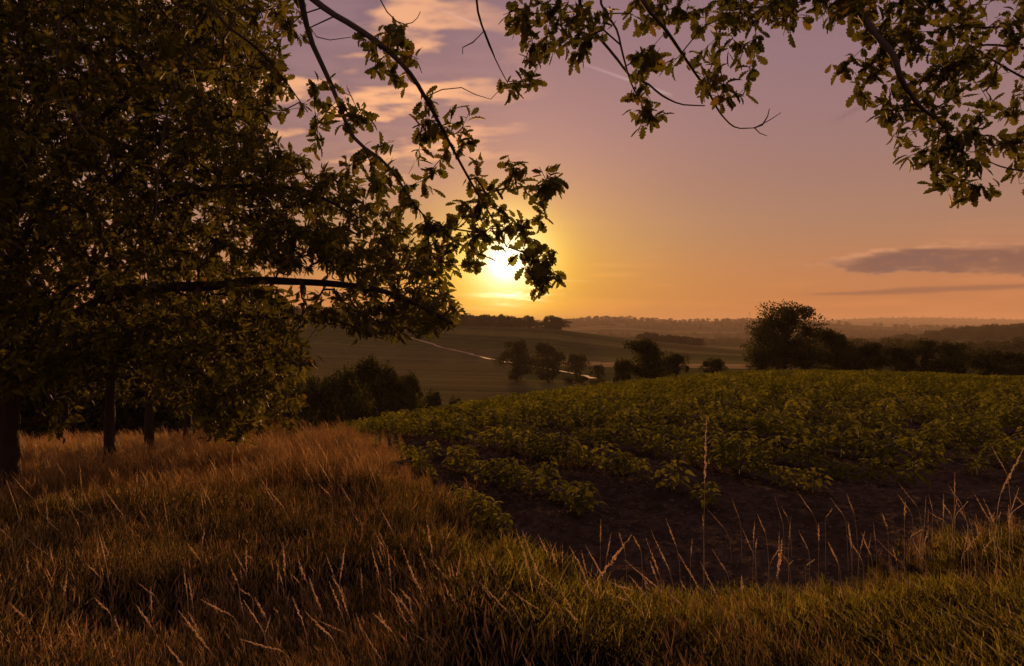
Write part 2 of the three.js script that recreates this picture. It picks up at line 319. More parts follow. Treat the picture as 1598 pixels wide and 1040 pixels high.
const cropLeaf = leafGeo(1, ovate, 0.3, 0.35);
const kite = leafGeo(1, [[0, 0.01], [0.45, 0.3], [1, 0.01]], 0.3, 0.2);
const Mx = new THREE.Matrix4(), X_ = V3(), Y_ = V3(), Z_ = V3();
function leafMatrix(pos, axis, normal, s, w = s) {
  Y_.copy(axis).normalize(); Z_.copy(normal).addScaledVector(Y_, -normal.dot(Y_)); if (Z_.lengthSq() < 1e-6) Z_.set(0.3, 0.2, 0.9).cross(Y_); Z_.normalize(); X_.crossVectors(Y_, Z_);
  return new THREE.Matrix4().makeBasis(X_.clone().multiplyScalar(w), Y_.clone().multiplyScalar(s), Z_.clone().multiplyScalar(s)).setPosition(pos);
}
const randDir = () => { const z = rr(-1, 1), a = rr(0, 6.2832), r = Math.sqrt(1 - z * z); return V3(r * Math.cos(a), z, r * Math.sin(a)); };

// ------------------------------------------------------------------ branching: a skeleton that grows towards target points
class Skeleton {
  constructor() { this.p = []; this.par = []; this.part = []; this.fix = []; this.g = []; }
  node(p, par, part, fix = 0) { this.p.push(p); this.par.push(par); this.part.push(part); this.fix.push(fix); this.g.push(par < 0 ? 0 : this.g[par] + p.distanceTo(this.p[par])); return this.p.length - 1; }
  path(pts, radii, par, part) { const c = new THREE.CatmullRomCurve3(par >= 0 ? [this.p[par], ...pts] : pts), n = Math.max(3, Math.ceil(c.getLength() / 0.14)); let last = par; for (let k = par >= 0 ? 1 : 0; k <= n; k++) last = this.node(c.getPoint(k / n), last, part, lerp(radii[0], radii[1], Math.pow(k / n, 0.8))); return last; }
  nearest(q, okay, pull = 0.25) { let b = -1, m = 1e9; for (let k = 0; k < this.p.length; k++) { if (okay && !okay(k)) continue; const d = this.p[k].distanceTo(q) + pull * this.g[k] * 0.1; if (d < m) { m = d; b = k; } } return b; }
  reach(q, sag = 0.12, wob = 0.12, okay) {
    const b = this.nearest(q, okay), a = this.p[b], d = a.distanceTo(q), n = clamp(Math.ceil(d / 0.16), 1, 7); let last = b;
    const side = randDir().multiplyScalar(d * wob);
    for (let k = 1; k <= n; k++) { const t = k / n, w = Math.sin(t * Math.PI), pt = a.clone().lerp(q, t).addScaledVector(side, w); pt.y += w * d * sag; if (k < n) pt.add(randDir().multiplyScalar(d * 0.035)); last = this.node(pt, last, this.part[b]); }
    return last;
  }
  build(tip = 0.0022, ex = 2.4) {                                 // radii from the tips down, then one tube per run
    const n = this.p.length, s = new Float64Array(n), kids = Array.from({ length: n }, () => []);
    for (let k = n - 1; k >= 0; k--) { if (s[k] === 0) s[k] = Math.pow(tip, ex); if (this.par[k] >= 0) { s[this.par[k]] += s[k] * 1.0; kids[this.par[k]].push(k); } }
    const r = Array.from(s, (v, k) => this.fix[k] || Math.pow(v, 1 / ex));
    const accs = {};
    const run = (from, first) => {
      const pts = [], rad = []; const stack = [];
      if (from >= 0) { pts.push(this.p[from]); rad.push(Math.min(r[from], r[first] * 1.15)); }
      let k = first;
      while (true) { pts.push(this.p[k]); rad.push(r[k]); const c = kids[k]; if (!c.length) break; let best = c[0]; for (const q of c) if (this.fix[q] > this.fix[best] || (this.fix[q] === this.fix[best] && r[q] > r[best])) best = q; for (const q of c) if (q !== best) todo.push([k, q]); if (this.part[best] !== this.part[k]) { todo.push([k, best]); break; } k = best; }
      if (pts.length < 2) return;
      const big = rad[0]; (accs[this.part[first]] ??= new Acc()).tube(pts, rad, big > 0.06 ? 12 : big > 0.02 ? 7 : big > 0.006 ? 5 : 3);
    };
    const todo = []; this.par.forEach((q, k) => { if (q < 0) todo.push([-1, k]); });
    while (todo.length) run(...todo.pop());
    this.r = r; return accs;
  }
}
const inPoly = (pg, n, Dr, ok) => { const us = pg.map((q) => q[0]), vs = pg.map((q) => q[1]), u0 = Math.min(...us), u1 = Math.max(...us), v0 = Math.min(...vs), v1 = Math.max(...vs), out = []; let guard = 0; while (out.length < n && guard++ < n * 60) { const u = rr(u0, u1), v = rr(v0, v1); if (inside(pg, u, v) && (!ok || ok(u, v))) out.push(at(u, v, Dr(u, v))); } return out; };
function inFrame(p, m = 0) { if (p.z > -0.5) return false; const u = CU + p.x / -p.z * F, v = CV - (p.y - EYE) / -p.z * F; return u > -m && u < 1598 + m && v > -m && v < 1040 + m; }

// leaves of one tree: the 300 that show largest are meshes of their own, the rest one mass
function hangLeaves(root, base, leaves, geos, tones, partOf, limit = 300) {
  const d = leaves.map((l, i) => [inFrame(l.p) ? l.p.distanceTo(camera.position) / l.s : 1e6 + i, i]).sort((a, b) => a[0] - b[0]);
  const own = new Set(d.slice(0, limit).filter((q) => q[0] < 1e6).map((q) => q[1])), rest = geos.map(() => ({ m: [], c: [] }));
  leaves.forEach((l, i) => {
    if (own.has(i)) {
      const par = partOf(l), m = mesh('leaf', geos[l.k % geos.length], tones[l.tone], par);
      m.applyMatrix4(new THREE.Matrix4().copy(l.m).premultiply(new THREE.Matrix4().makeTranslation(-base.x, -base.y, -base.z)));
    } else { const q = rest[l.k % geos.length]; l.m.premultiply(new THREE.Matrix4().makeTranslation(-base.x, -base.y, -base.z)); q.m.push(l.m); q.c.push(tones[l.tone].color.clone().multiplyScalar(l.b)); }
  });
  rest.forEach((q, k) => { if (q.m.length) instanced('foliage', geos[k], leafWhite, q.m, root, q.c); });
}
function shift(geo, base) { return geo.translate(-base.x, -base.y, -base.z); }

// ------------------------------------------------------------------ the oak we stand under
{
  reseed(2024);
  const base = V3(-3.9, height(-3.9, 1.6), 1.6), root = thing('oak_tree', 'overhanging oak with lobed leaves, its branches framing the sky along the top', 'tree', base.toArray());
  const sk = new Skeleton();
  const top = sk.path([base.clone().add(V3(0, -0.15, 0)), V3(-3.8, 1.4, 1.5), V3(-3.6, 2.6, 1.3), V3(-3.4, 3.9, 1.0), V3(-3.3, 5.6, 0.9)], [0.36, 0.17], -1, 'trunk');
  const fork = sk.nearest(V3(-3.45, 3.6, 1.1)), fork2 = sk.nearest(V3(-3.35, 4.6, 1));
  sk.path([V3(-2.9, 4.1, 0.0), V3(-2.3, 4.4, -1.6), V3(-1.6, 4.3, -3.4), V3(-0.6, 4.5, -4.4)], [0.13, 0.03], fork, 'limb_a');
  sk.path([V3(-2.2, 5.2, 0.2), V3(-0.4, 5.3, -1.8), V3(1.4, 5.2, -3.2), V3(3.1, 5.0, -4.2), V3(4.6, 4.7, -4.8)], [0.14, 0.03], fork2, 'limb_b');
  const tops = (k) => sk.part[k] === 'limb_a' || sk.part[k] === 'limb_b';
  const B = [                                                    // branches that hang into view: [depth, first radius, last radius, points]
    [4.1, 0.026, 0.006, [[455, -120], [468, -10], [484, 60], [516, 130], [535, 180], [556, 220], [605, 258], [640, 310], [668, 345]]],
    [4.0, 0.024, 0.005, [[440, -60], [500, 8], [548, 38], [600, 75], [640, 115], [668, 160], [700, 220], [735, 285], [765, 335], [790, 385]]],
    [4.6, 0.014, 0.004, [[300, -80], [345, 30], [400, 75], [440, 120], [480, 175]]],
    [4.9, 0.017, 0.004, [[335, -70], [318, 20], [285, 85], [262, 170], [247, 260], [243, 340]]],
    [4.7, 0.012, 0.003, [[120, -90], [90, 120], [130, 200], [180, 260]]],
    [4.2, 0.009, 0.003, [[735, -120], [744, 10], [760, 62], [780, 106], [797, 138]]],
    [4.0, 0.014, 0.003, [[890, -110], [905, 5], [925, 45], [960, 88], [985, 120], [1010, 130], [1035, 150], [1060, 162], [1100, 165]]],
    [4.3, 0.01, 0.003, [[920, -110], [938, 5], [962, 45], [972, 85], [985, 130], [1000, 160], [1010, 190]]],
    [4.0, 0.016, 0.003, [[975, -110], [1002, 0], [1040, 48], [1075, 100], [1108, 148], [1125, 178], [1146, 198], [1175, 200]]],
    [4.2, 0.008, 0.003, [[1130, -110], [1128, 10], [1123, 60], [1124, 105], [1135, 140], [1160, 148]]],
    [4.0, 0.03, 0.008, [[1290, -120], [1330, -5], [1362, 48], [1395, 88], [1405, 120], [1432, 162], [1470, 195], [1490, 235], [1503, 305]]],
    [4.5, 0.014, 0.004, [[1420, -90], [1490, 30], [1560, 42], [1640, 20]]],
    [4.3, 0.012, 0.004, [[1700, 60], [1610, 75], [1540, 70], [1470, 85], [1410, 85]]],
    [4.4, 0.012, 0.003, [[1720, 150], [1620, 130], [1560, 100], [1500, 60], [1450, 10]]],
    [4.3, 0.01, 0.003, [[1720, 260], [1640, 270], [1570, 262], [1530, 245]]],
  ];
  B.forEach(([D, r0, r1, px], i) => {
    const pts = px.map(([u, v], k) => at(u, v, D + 0.3 * Math.sin(i * 2.1 + k * 0.7)));
    sk.path(pts, [r0, Math.min(r1, 0.0035)], sk.nearest(pts[0], tops), 'branch_' + String(i).padStart(2, '0'));
  });
  // bare twigs
  for (const [D, px] of [[4, [[666, 150], [690, 140], [720, 137], [742, 148], [766, 155]]], [4, [[484, 40], [490, 52], [500, 62], [520, 62], [548, 58]]], [4.1, [[472, 22], [455, 38], [432, 60], [412, 80]]], [4, [[560, -110], [588, -10], [612, 28], [632, 38], [648, 32], [656, 18]]], [4.2, [[756, 48], [738, 66], [722, 74], [722, 84]]],
    [4, [[1175, 200], [1190, 196], [1206, 184], [1219, 176]]], [4, [[1178, 200], [1186, 208], [1197, 212]]], [4, [[1190, 195], [1198, 182], [1201, 170]]]]) {
    const pts = px.map(([u, v]) => at(u, v, D)), n = sk.nearest(pts[0], (k) => sk.part[k].startsWith('branch') || sk.part[k].startsWith('limb')); sk.path(pts, [0.0055, 0.0022], n, sk.part[n]);
  }
  const leaves = [];
  const rosette = (tip, n, size = 0.083) => {
    const p = sk.p[tip], d = p.clone().sub(sk.p[sk.par[tip]]).normalize();
    for (let k = 0; k < n; k++) {
      const ax = randDir().addScaledVector(d, 0.55); ax.y -= 0.35; ax.normalize();
      const nm = randDir().multiplyScalar(0.9).add(V3(0, 0.7, 0.25)), s = size * rr(0.6, 1.25), pos = p.clone().addScaledVector(d, -rr(0, 0.15)).add(randDir().multiplyScalar(0.015));
      leaves.push({ p: pos, m: leafMatrix(pos, ax, nm, s, s * rr(0.85, 1.15)), s, k: Math.floor(rnd() * 3), tone: rnd() < 0.08 ? 3 : Math.floor(rnd() * 3), b: rr(0.75, 1.2), part: sk.part[tip] });
    }
  };
  const hang = (k) => sk.part[k].startsWith('branch');
  const sunFree = (u, v) => Math.hypot(u - 790, v - 412) > 24;
  const R = [
    [[[480, 120], [540, 120], [590, 180], [660, 180], [700, 150], [760, 175], [800, 240], [850, 250], [890, 298], [860, 345], [868, 400], [868, 440], [800, 442], [720, 450], [650, 420], [620, 350], [560, 300], [490, 250]], 115, 4.05],
    [[[575, 55], [650, 55], [658, 110], [625, 138], [580, 110]], 19, 3.95],
    [[[820, 250], [865, 250], [890, 300], [840, 325], [815, 300]], 7, 4],
    [[[835, 390], [872, 395], [870, 442], [830, 440]], 6, 4],
    [[[780, 0], [900, 0], [950, 20], [915, 70], [905, 112], [850, 118], [800, 160], [792, 140], [825, 90], [785, 35]], 42, 4.1],
    [[[950, -30], [1310, -30], [1300, 35], [1230, 58], [1150, 45], [1000, 40]], 74, 4.2],
    [[[985, 75], [1062, 55], [1060, 105], [1000, 118]], 9, 4.1],
    [[[978, 120], [1012, 120], [1038, 185], [1010, 212], [975, 165]], 9, 4.2],
    [[[1090, 60], [1170, 60], [1190, 150], [1130, 158], [1098, 110]], 17, 4.1],
    [[[1300, 0], [1500, -40], [1540, 30], [1530, 110], [1560, 200], [1530, 300], [1490, 325], [1450, 300], [1425, 255], [1372, 235], [1372, 190], [1312, 120]], 155, 4.1],
    [[[1500, -40], [1720, -40], [1720, 320], [1560, 300], [1540, 180]], 80, 4.4],
    [[[240, -60], [470, -60], [478, 60], [470, 185], [430, 200], [390, 270], [300, 290], [240, 150]], 90, 4.7],
    [[[0, -60], [240, -60], [240, 200], [100, 260], [0, 240]], 55, 4.8],
  ];
  for (const [pg, n, D] of R) for (const q of inPoly(pg, n, () => D + gauss() * 0.28, sunFree)) { const tip = sk.reach(q, 0.05, 0.15, hang); rosette(tip, Math.floor(rr(6, 12))); }
  const parts = {};
  for (const [k, acc] of Object.entries(sk.build(0.002, 2.3))) { const nm = k.startsWith('limb') ? 'limb' : k.startsWith('branch') ? 'branch' : 'trunk'; parts[k] = mesh(nm, shift(acc.geo(), base), nm === 'branch' ? twigMat : barkMat, root); }
  hangLeaves(root, base, leaves, oakLeaves, oakTones, (l) => parts[l.part]);
  console.log('oak', leaves.length);
}

// ------------------------------------------------------------------ the row of chestnuts on the bank
function chestnut(name, label, u, v, r, topY, polys, s0, dens, lsize, own, Dspan, limbsPx, group) {
  reseed(s0);
  const base = ground(u, v); const D0 = -base.z, root = thing(name, label, 'tree', base.toArray(), group), sk = new Skeleton();
  sk.path([base.clone().add(V3(0, -0.2, 0)), base.clone().add(V3(rr(-0.06, 0.06), 0.9, 0)), V3(base.x + rr(-0.1, 0.1), lerp(base.y, topY, 0.5), base.z + rr(-0.1, 0.1)), V3(base.x + rr(-0.2, 0.2), topY, base.z + 0.2)], [r, r * 0.4], -1, 'trunk');
  limbsPx.forEach(([D, r0, r1, px], i) => { const pts = px.map(([a, b], k) => at(a, b, Array.isArray(D) ? lerp(D[0], D[1], k / (px.length - 1)) : D)); sk.path(pts, [r0, r1], sk.nearest(pts[0], (k) => sk.part[k] === 'trunk'), 'limb_' + i); });
  const leaves = [];
  const targets = [];
  for (const [pg, n, w] of polys) targets.push(...inPoly(pg, Math.round(n * dens), () => D0 + Dspan[0] + (Dspan[1] - Dspan[0]) * rnd()).map((q) => [q, w ?? 9]));
  const rt = sk.p[0]; targets.sort((a, b) => a[0].distanceToSquared(rt) - b[0].distanceToSquared(rt));
  const okay = (k) => sk.p[k].y > base.y + 0.9;
  for (const [q, n] of targets) {
    const tip = sk.reach(q, 0.1, 0.12, okay), p = sk.p[tip], a = sk.p[sk.par[tip]], d = p.clone().sub(a).normalize();
    for (let k = 0; k < n; k++) {
      const pos = p.clone().addScaledVector(d, -0.24 * (k / n) + 0.02).add(randDir().multiplyScalar(0.02));
      const ax = randDir().addScaledVector(d, 0.7); ax.y -= 0.45; ax.normalize();
      const s = lsize * rr(0.65, 1.25);
      leaves.push({ p: pos, m: leafMatrix(pos, ax, randDir().add(V3(0, 0.6, 0.3)), s, s * rr(0.85, 1.2)), s, k: Math.floor(rnd() * 2), tone: rnd() < 0.06 ? 3 : Math.floor(rnd() * 3), b: rr(0.7, 1.2), part: sk.part[tip] });
    }
  }
  const parts = {};
  for (const [k, acc] of Object.entries(sk.build(0.0024, 2.35))) parts[k] = mesh(k === 'trunk' ? 'trunk' : 'limb', shift(acc.geo(), base), barkMat, root);
  hangLeaves(root, base, leaves, lanceLeaves, chestTones, (l) => parts[l.part] ?? root, own);
  console.log(name, leaves.length);
  return root;
}
chestnut('chestnut_tree', 'largest dark chestnut tree, its long limb reaching right towards the sun', 8, 792, 0.15, 6.8, [
  [[[-120, -120], [390, -100], [440, 0], [435, 120], [415, 190], [460, 240], [380, 330], [370, 520], [300, 560], [120, 590], [-120, 600]], 3000],
  [[[-650, -420], [380, -320], [400, -100], [-120, -120], [-120, 600], [-600, 600]], 700],
  [[[420, 230], [480, 240], [500, 330], [560, 420], [480, 425], [380, 400]], 230, 10],
  [[[490, 260], [560, 280], [630, 340], [690, 420], [722, 490], [690, 520], [600, 490], [560, 440], [500, 400]], 300, 10],
  [[[380, 440], [480, 450], [560, 450], [640, 480], [700, 500], [660, 530], [560, 520], [480, 500], [400, 480]], 120, 9],
  [[[0, 520], [400, 480], [480, 520], [490, 570], [420, 610], [390, 690], [330, 685], [290, 620], [180, 585], [100, 590], [0, 620]], 560, 9],
  [[[60, 560], [145, 560], [130, 672], [95, 690]], 36, 9],
  [[[300, 600], [400, 600], [392, 692], [330, 680]], 60, 9],
], 31, 1.12, 0.094, 300, [-2.3, 0.6], [
  [[7.3, 5.9], 0.075, 0.012, [[40, 570], [110, 500], [180, 460], [260, 448], [340, 446], [400, 438], [460, 440], [540, 445], [600, 455], [660, 480], [705, 505]]],
  [[7.2, 6], 0.05, 0.008, [[20, 420], [80, 280], [140, 200], [240, 120], [330, 40], [380, -60]]],
  [[7.2, 6.2], 0.05, 0.008, [[15, 330], [60, 180], [40, 60], [20, -100], [40, -260]]],
  [[7.2, 5.8], 0.045, 0.008, [[25, 520], [120, 440], [200, 350], [300, 300], [400, 290], [480, 300], [560, 340]]],
  [[7.2, 6], 0.04, 0.008, [[10, 480], [60, 400], [160, 300], [250, 220], [360, 180], [430, 160]]],
  [[7.3, 5.8], 0.04, 0.006, [[20, 600], [110, 545], [200, 540], [290, 570], [350, 610]]],
  [[7.5, 7.5], 0.05, 0.008, [[-60, 450], [-200, 330], [-380, 250]]],
  [[7.5, 7.2], 0.05, 0.008, [[-40, 300], [-200, 100], [-400, -100]]],
]);
chestnut('chestnut_tree', 'slim young chestnut tree, second trunk along the grassy bank', 172, 757, 0.085, 5.6, [
  [[[-80, -150], [300, -120], [410, 60], [400, 350], [380, 560], [250, 600], [60, 590], [-80, 400]], 1350, 12]], 32, 1, 0.12, 40, [-0.6, 1.8],
  [[9.4, 0.03, 0.006, [[200, 560], [260, 520], [330, 470]]], [9.8, 0.03, 0.006, [[150, 500], [90, 430], [40, 380]]], [9.2, 0.025, 0.006, [[180, 450], [230, 360], [260, 260]]]]);
chestnut('chestnut_tree', 'slender chestnut tree, third trunk along the grassy bank, half hidden by leaves', 232, 727, 0.1, 6.4, [
  [[[-60, -80], [380, -60], [420, 200], [430, 450], [440, 600], [300, 640], [60, 610], [-60, 450]], 1250, 12]], 33, 1, 0.13, 0, [-1, 2],
  [[12, 0.03, 0.006, [[255, 590], [310, 540], [370, 510]]], [12.2, 0.03, 0.006, [[215, 540], [170, 480], [140, 420]]]]);
chestnut('chestnut_tree', 'distant chestnut tree with low rounded crown beside the grass crest', 292, 706, 0.09, 4.2, [
  [[[230, 400], [400, 420], [470, 520], [482, 600], [470, 668], [400, 690], [300, 680], [240, 600]], 480, 11]], 34, 1, 0.15, 0, [-1, 2.2],
  [[15.5, 0.03, 0.006, [[320, 620], [380, 590], [440, 580]]], [16, 0.03, 0.006, [[300, 560], [340, 500], [380, 470]]]]);

// ------------------------------------------------------------------ trees farther off: three kinds, each copy with its own size and label
function treeKind(seed_, lobes, leaves, leaf, trunkH, lean = 0) {  // in a unit box: height 1, width about 1
  reseed(seed_);
  const tk = new Acc(), fo = new Acc(), cs = [];
  const n = Math.round(lobes);
  for (let k = 0; k < n; k++) { const a = rr(0, 6.283), y = trunkH + (1 - trunkH) * Math.pow(rnd(), 0.8), m = Math.sqrt(Math.sin(clamp((y - trunkH) / (1 - trunkH)) * 2.3 + 0.6)), R = 0.42 * m * Math.sqrt(rnd()); cs.push(V3(Math.cos(a) * R, Math.min(0.93, y), Math.sin(a) * R)); }
  tk.tube([V3(0, -0.08, 0), V3(0.01 + lean, trunkH * 0.6, 0), V3(0.02 + lean, 0.5, 0), V3(lean, 0.82, 0)], [0.036, 0.028, 0.017, 0.004], 7);
  for (const c of cs) { const y0 = trunkH * 0.7 + 0.55 * Math.max(0, c.y - trunkH); tk.tube([V3(lean, y0, 0), V3(c.x * 0.5 + lean * 0.5, lerp(y0, c.y, 0.6), c.z * 0.5), c], [0.012, 0.007, 0.002], 4); }
  const per = Math.round(leaves / n);
  for (const c of cs) {
    const R = rr(0.07, 0.2), q = [rr(0.8, 1.25), rr(0.6, 0.95), rr(0.8, 1.25)];
    for (let k = 0; k < per; k++) {
      const d = randDir(), rad = R * Math.pow(rnd(), 0.42) * (rnd() < 0.06 ? 1.35 : 1), p = V3(c.x + d.x * rad * q[0], c.y + d.y * rad * q[1], c.z + d.z * rad * q[2]);
      const b = rr(0.7, 1.25), w = rnd();
      fo.add(kite, leafMatrix(p, d.clone().add(randDir()), randDir().add(d), leaf * rr(0.6, 1.3)), col(lerp(0.05, 0.075, w) * b, lerp(0.055, 0.07, w) * b, 0.014 * b));
    }
  }
  return { trunk: tk.geo(), crown: fo.geo() };
}
const crownMat = new THREE.MeshPhysicalMaterial({ color: 0xffffff, vertexColors: true, roughness: 0.9, transmission: 0.3, thickness: 0, side: THREE.DoubleSide, ior: 1.3, specularIntensity: 0.15 });
const kinds = { round: treeKind(51, 36, 9500, 0.04, 0.1), airy: treeKind(52, 44, 12000, 0.034, 0.16, 0.03), dome: treeKind(57, 64, 15000, 0.03, 0.12), bushy: treeKind(53, 32, 8000, 0.045, 0.0), small: treeKind(54, 18, 1600, 0.085, 0.06) };
function farTree(name, label, kind, u, vTop, w, D, category = 'tree', group) {
  const x = (u - CU) / F * D, y = height(x, -D), top = Vh(vTop, D), h = Math.max(top - y, 0.8), width = w / F * D;
  const root = thing(name, label, category, [x, y - 0.1, -D], group);
  root.scale.set(width, h, width); root.rotation.y = rnd() * 6.28;
  mesh('trunk', kinds[kind].trunk, barkMat, root); const c = mesh('crown', kinds[kind].crown, crownMat, root); c.userData.kind = 'stuff';
  return root;
}
reseed(61);
farTree('field_tree', 'tallest spreading tree standing behind the crop field at right', 'dome', 1226, 477, 126, 82);
farTree('field_tree', 'rounded dark tree leaning against the tallest field tree on its right side', 'round', 1300, 514, 92, 84);
farTree('field_shrub', 'low dark shrub at the left foot of the tallest field tree', 'bushy', 1186, 545, 56, 80, 'shrub');
farTree('field_shrub', 'low dark shrub under the tallest field tree, right of its trunk', 'bushy', 1262, 545, 60, 83, 'shrub');
farTree('hedge_tree', 'first hedge tree to the right of the rounded field tree', 'round', 1352, 534, 62, 80, 'tree', 'hedge trees behind the field');
farTree('hedge_tree', 'second hedge tree to the right of the rounded field tree', 'bushy', 1398, 541, 62, 78, 'tree', 'hedge trees behind the field');
farTree('hedge_tree', 'third, taller hedge tree to the right of the rounded field tree', 'airy', 1440, 531, 66, 78, 'tree', 'hedge trees behind the field');
farTree('hedge_tree', 'fourth hedge tree to the right of the rounded field tree', 'round', 1492, 534, 70, 76, 'tree', 'hedge trees behind the field');
farTree('hedge_tree', 'fifth hedge tree, low and broad, near the right edge', 'bushy', 1544, 546, 72, 76, 'tree', 'hedge trees behind the field');
farTree('hedge_tree', 'last hedge tree, cut by the right edge of the picture', 'round', 1594, 548, 74, 75, 'tree', 'hedge trees behind the field');
farTree('bushy_tree', 'broad bushy tree alone behind the crest of the field', 'round', 1010, 529, 92, 78);
farTree('field_shrub', 'small shrub at the left foot of the lone bushy tree', 'bushy', 974, 562, 38, 76, 'shrub');
farTree('field_shrub', 'small shrub at the right side of the lone bushy tree', 'bushy', 1056, 552, 44, 79, 'shrub');
farTree('field_shrub', 'low shrub between the lone bushy tree and the tallest field tree', 'bushy', 1116, 560, 48, 92, 'shrub');
farTree('valley_tree', 'tallest dark tree of the valley copse below the sun', 'round', 596, 558, 120, 58);
farTree('valley_tree', 'dark tree at the left side of the valley copse', 'bushy', 542, 580, 104, 62);
farTree('valley_tree', 'lower tree at the right side of the valley copse', 'round', 642, 582, 66, 62);
farTree('valley_shrub', 'brownish shrub right of the valley copse beside the crop', 'bushy', 678, 612, 40, 66, 'shrub');
farTree('valley_shrub', 'small low shrub farthest right of the valley copse', 'bushy', 712, 622, 34, 70, 'shrub');
farTree('valley_tree', 'dark tree between the chestnut row and the valley copse', 'bushy', 488, 590, 100, 64);
farTree('slope_tree', 'left one of the hazy trees beside the track on the slope', 'round', 806, 531, 62, 210, 'tree', 'trees beside the track');
farTree('slope_tree', 'middle one of the hazy trees beside the track on the slope', 'round', 856, 535, 60, 205, 'tree', 'trees beside the track');
farTree('slope_tree', 'smaller right one of the hazy trees beside the track on the slope', 'bushy', 898, 553, 46, 200, 'tree', 'trees beside the track');
farTree('slope_shrub', 'small hazy shrub right of the trees beside the track', 'bushy', 932, 570, 28, 195, 'shrub');
for (const [u, v, w, k, label] of [[783, 491, 16, 'airy', 'pointed tree highest on the hilltop under the sun'], [806, 496, 30, 'round', 'round hilltop tree just right of the pointed one'], [826, 494, 26, 'round', 'second round hilltop tree right of the pointed one'], [869, 495, 46, 'round', 'large round tree alone on the hilltop right of the sun'],
  [845, 503, 26, 'bushy', 'low hilltop tree between the round ones'], [760, 500, 34, 'bushy', 'low hilltop tree left of the pointed one'], [735, 499, 30, 'round', 'hilltop tree beside the tips of the chestnut leaves'], [700, 498, 40, 'bushy', 'hilltop tree mostly behind the chestnut leaves']])
  farTree('hilltop_tree', label, k, u, v, w, 630, 'tree', 'trees on the hilltop');
console.log('trees');

// woods on the far slopes, hedges and copses that read as one mass
{
  reseed(71);
  const mats = [], cs = [], q = new THREE.Quaternion();
  const put = (x, z, w, h) => { const y = height(x, z); mats.push(new THREE.Matrix4().compose(V3(x, y - h * 0.15, z), q.setFromAxisAngle(V3(0, 1, 0), rr(0, 6.28)), V3(w, h, w))); const b = rr(0.6, 1.15); cs.push(col(b, b, b)); };
  for (let k = 0; k < 9000; k++) {                               // wooded land to the right and beyond the hill
    const D = 280 * Math.pow(7500 / 280, Math.pow(rnd(), 0.8)), t = rr(-0.85, 0.85), x = t * D;
    if (D < 1000 && t < 0.36) continue;
    const w = fbm(x * 0.003 + 8, -D * 0.003, 4);
    if (D > 500 && D < 1300 && t > 0.45 && w > 0.5) continue;
    if (w > 0.62) continue;
    const s = rr(8, 14) * (D > 2500 ? 1.6 : 1); put(x, -D, s, s * rr(0.7, 1.0));
  }
  for (let k = 0; k < 60; k++) { const u = rr(1000, 1096), D = rr(640, 680); put((u - CU) / F * D, -D, rr(7, 11), rr(5, 9)); }       // copse on the field edge
  for (let k = 0; k < 160; k++) { const t = rr(-0.8, 0.07), D = rr(630, 700); put(t * D, -D, rr(12, 20), rr(9, 15)); }              // line of the hilltop wood
  for (let k = 0; k < 90; k++) { const t = rr(0.59, 0.85), D = rr(900, 980); put(t * D, -D, rr(10, 16), rr(8, 13)); }
  const m = instanced('distant_woodland', kinds.small.crown, crownMat, mats, scene, cs); tag(m, 'hazy woods and hedges on the far hills', 'woodland');
}
// dark wood behind the chestnuts, down the bank
{
  reseed(72);
  const spots = [[-40, 560, 300], [30, 545, 240], [120, 560, 260], [210, 560, 240], [300, 565, 220], [380, 560, 200], [70, 600, 260], [260, 600, 240], [430, 585, 120]];
  spots.forEach(([u, v, w], i) => { const D = 34 + i * 2.2; farTree('bank_tree', 'dark tree in the gloom behind the chestnut trunks', ['round', 'bushy'][i % 2], u, v - 90, w * 0.8, D, 'tree', 'dark trees behind the chestnut row'); });
}

// ------------------------------------------------------------------ the crop
reseed(81);
function cropPlant(k) {
  const out = { leaves: [], stem: new Acc() }, h = 0.3; out.stem.tube([V3(0, -0.03, 0), V3(0.01, h * 0.5, 0.005), V3(0, h, 0)], [0.008, 0.006, 0.003], 4);
  const n = 28 + k;
  for (let i = 0; i < n; i++) {
    const a = i * 2.4 + rr(-0.3, 0.3), f = 0.2 + 0.8 * (i / n), y = h * f, L = lerp(0.115, 0.08, f), R = rr(0.02, 0.15) * (1.2 - f * 0.75), d = V3(Math.cos(a), 0, Math.sin(a)), p = d.clone().multiplyScalar(R); p.y = y + R * 0.35;
    out.stem.tube([V3(0, y - 0.02, 0), p], [0.003, 0.002], 3);
    const ax = d.clone(); ax.y = rr(-0.3, 0.25); const s = L * rr(0.8, 1.3);
    out.leaves.push(leafMatrix(p, ax, V3(0, 1, 0).add(randDir().multiplyScalar(0.4)), s));
  }
  const acc = new Acc(); out.leaves.forEach((m) => acc.add(cropLeaf, m)); out.foliage = acc.geo(); out.all = new Acc();
  out.leaves.forEach((m) => out.all.add(cropLeaf, m)); out.stemGeo = out.stem.geo(); out.all = out.all.geo(); return out;
}
const plants = [0, 2, 4].map(cropPlant);
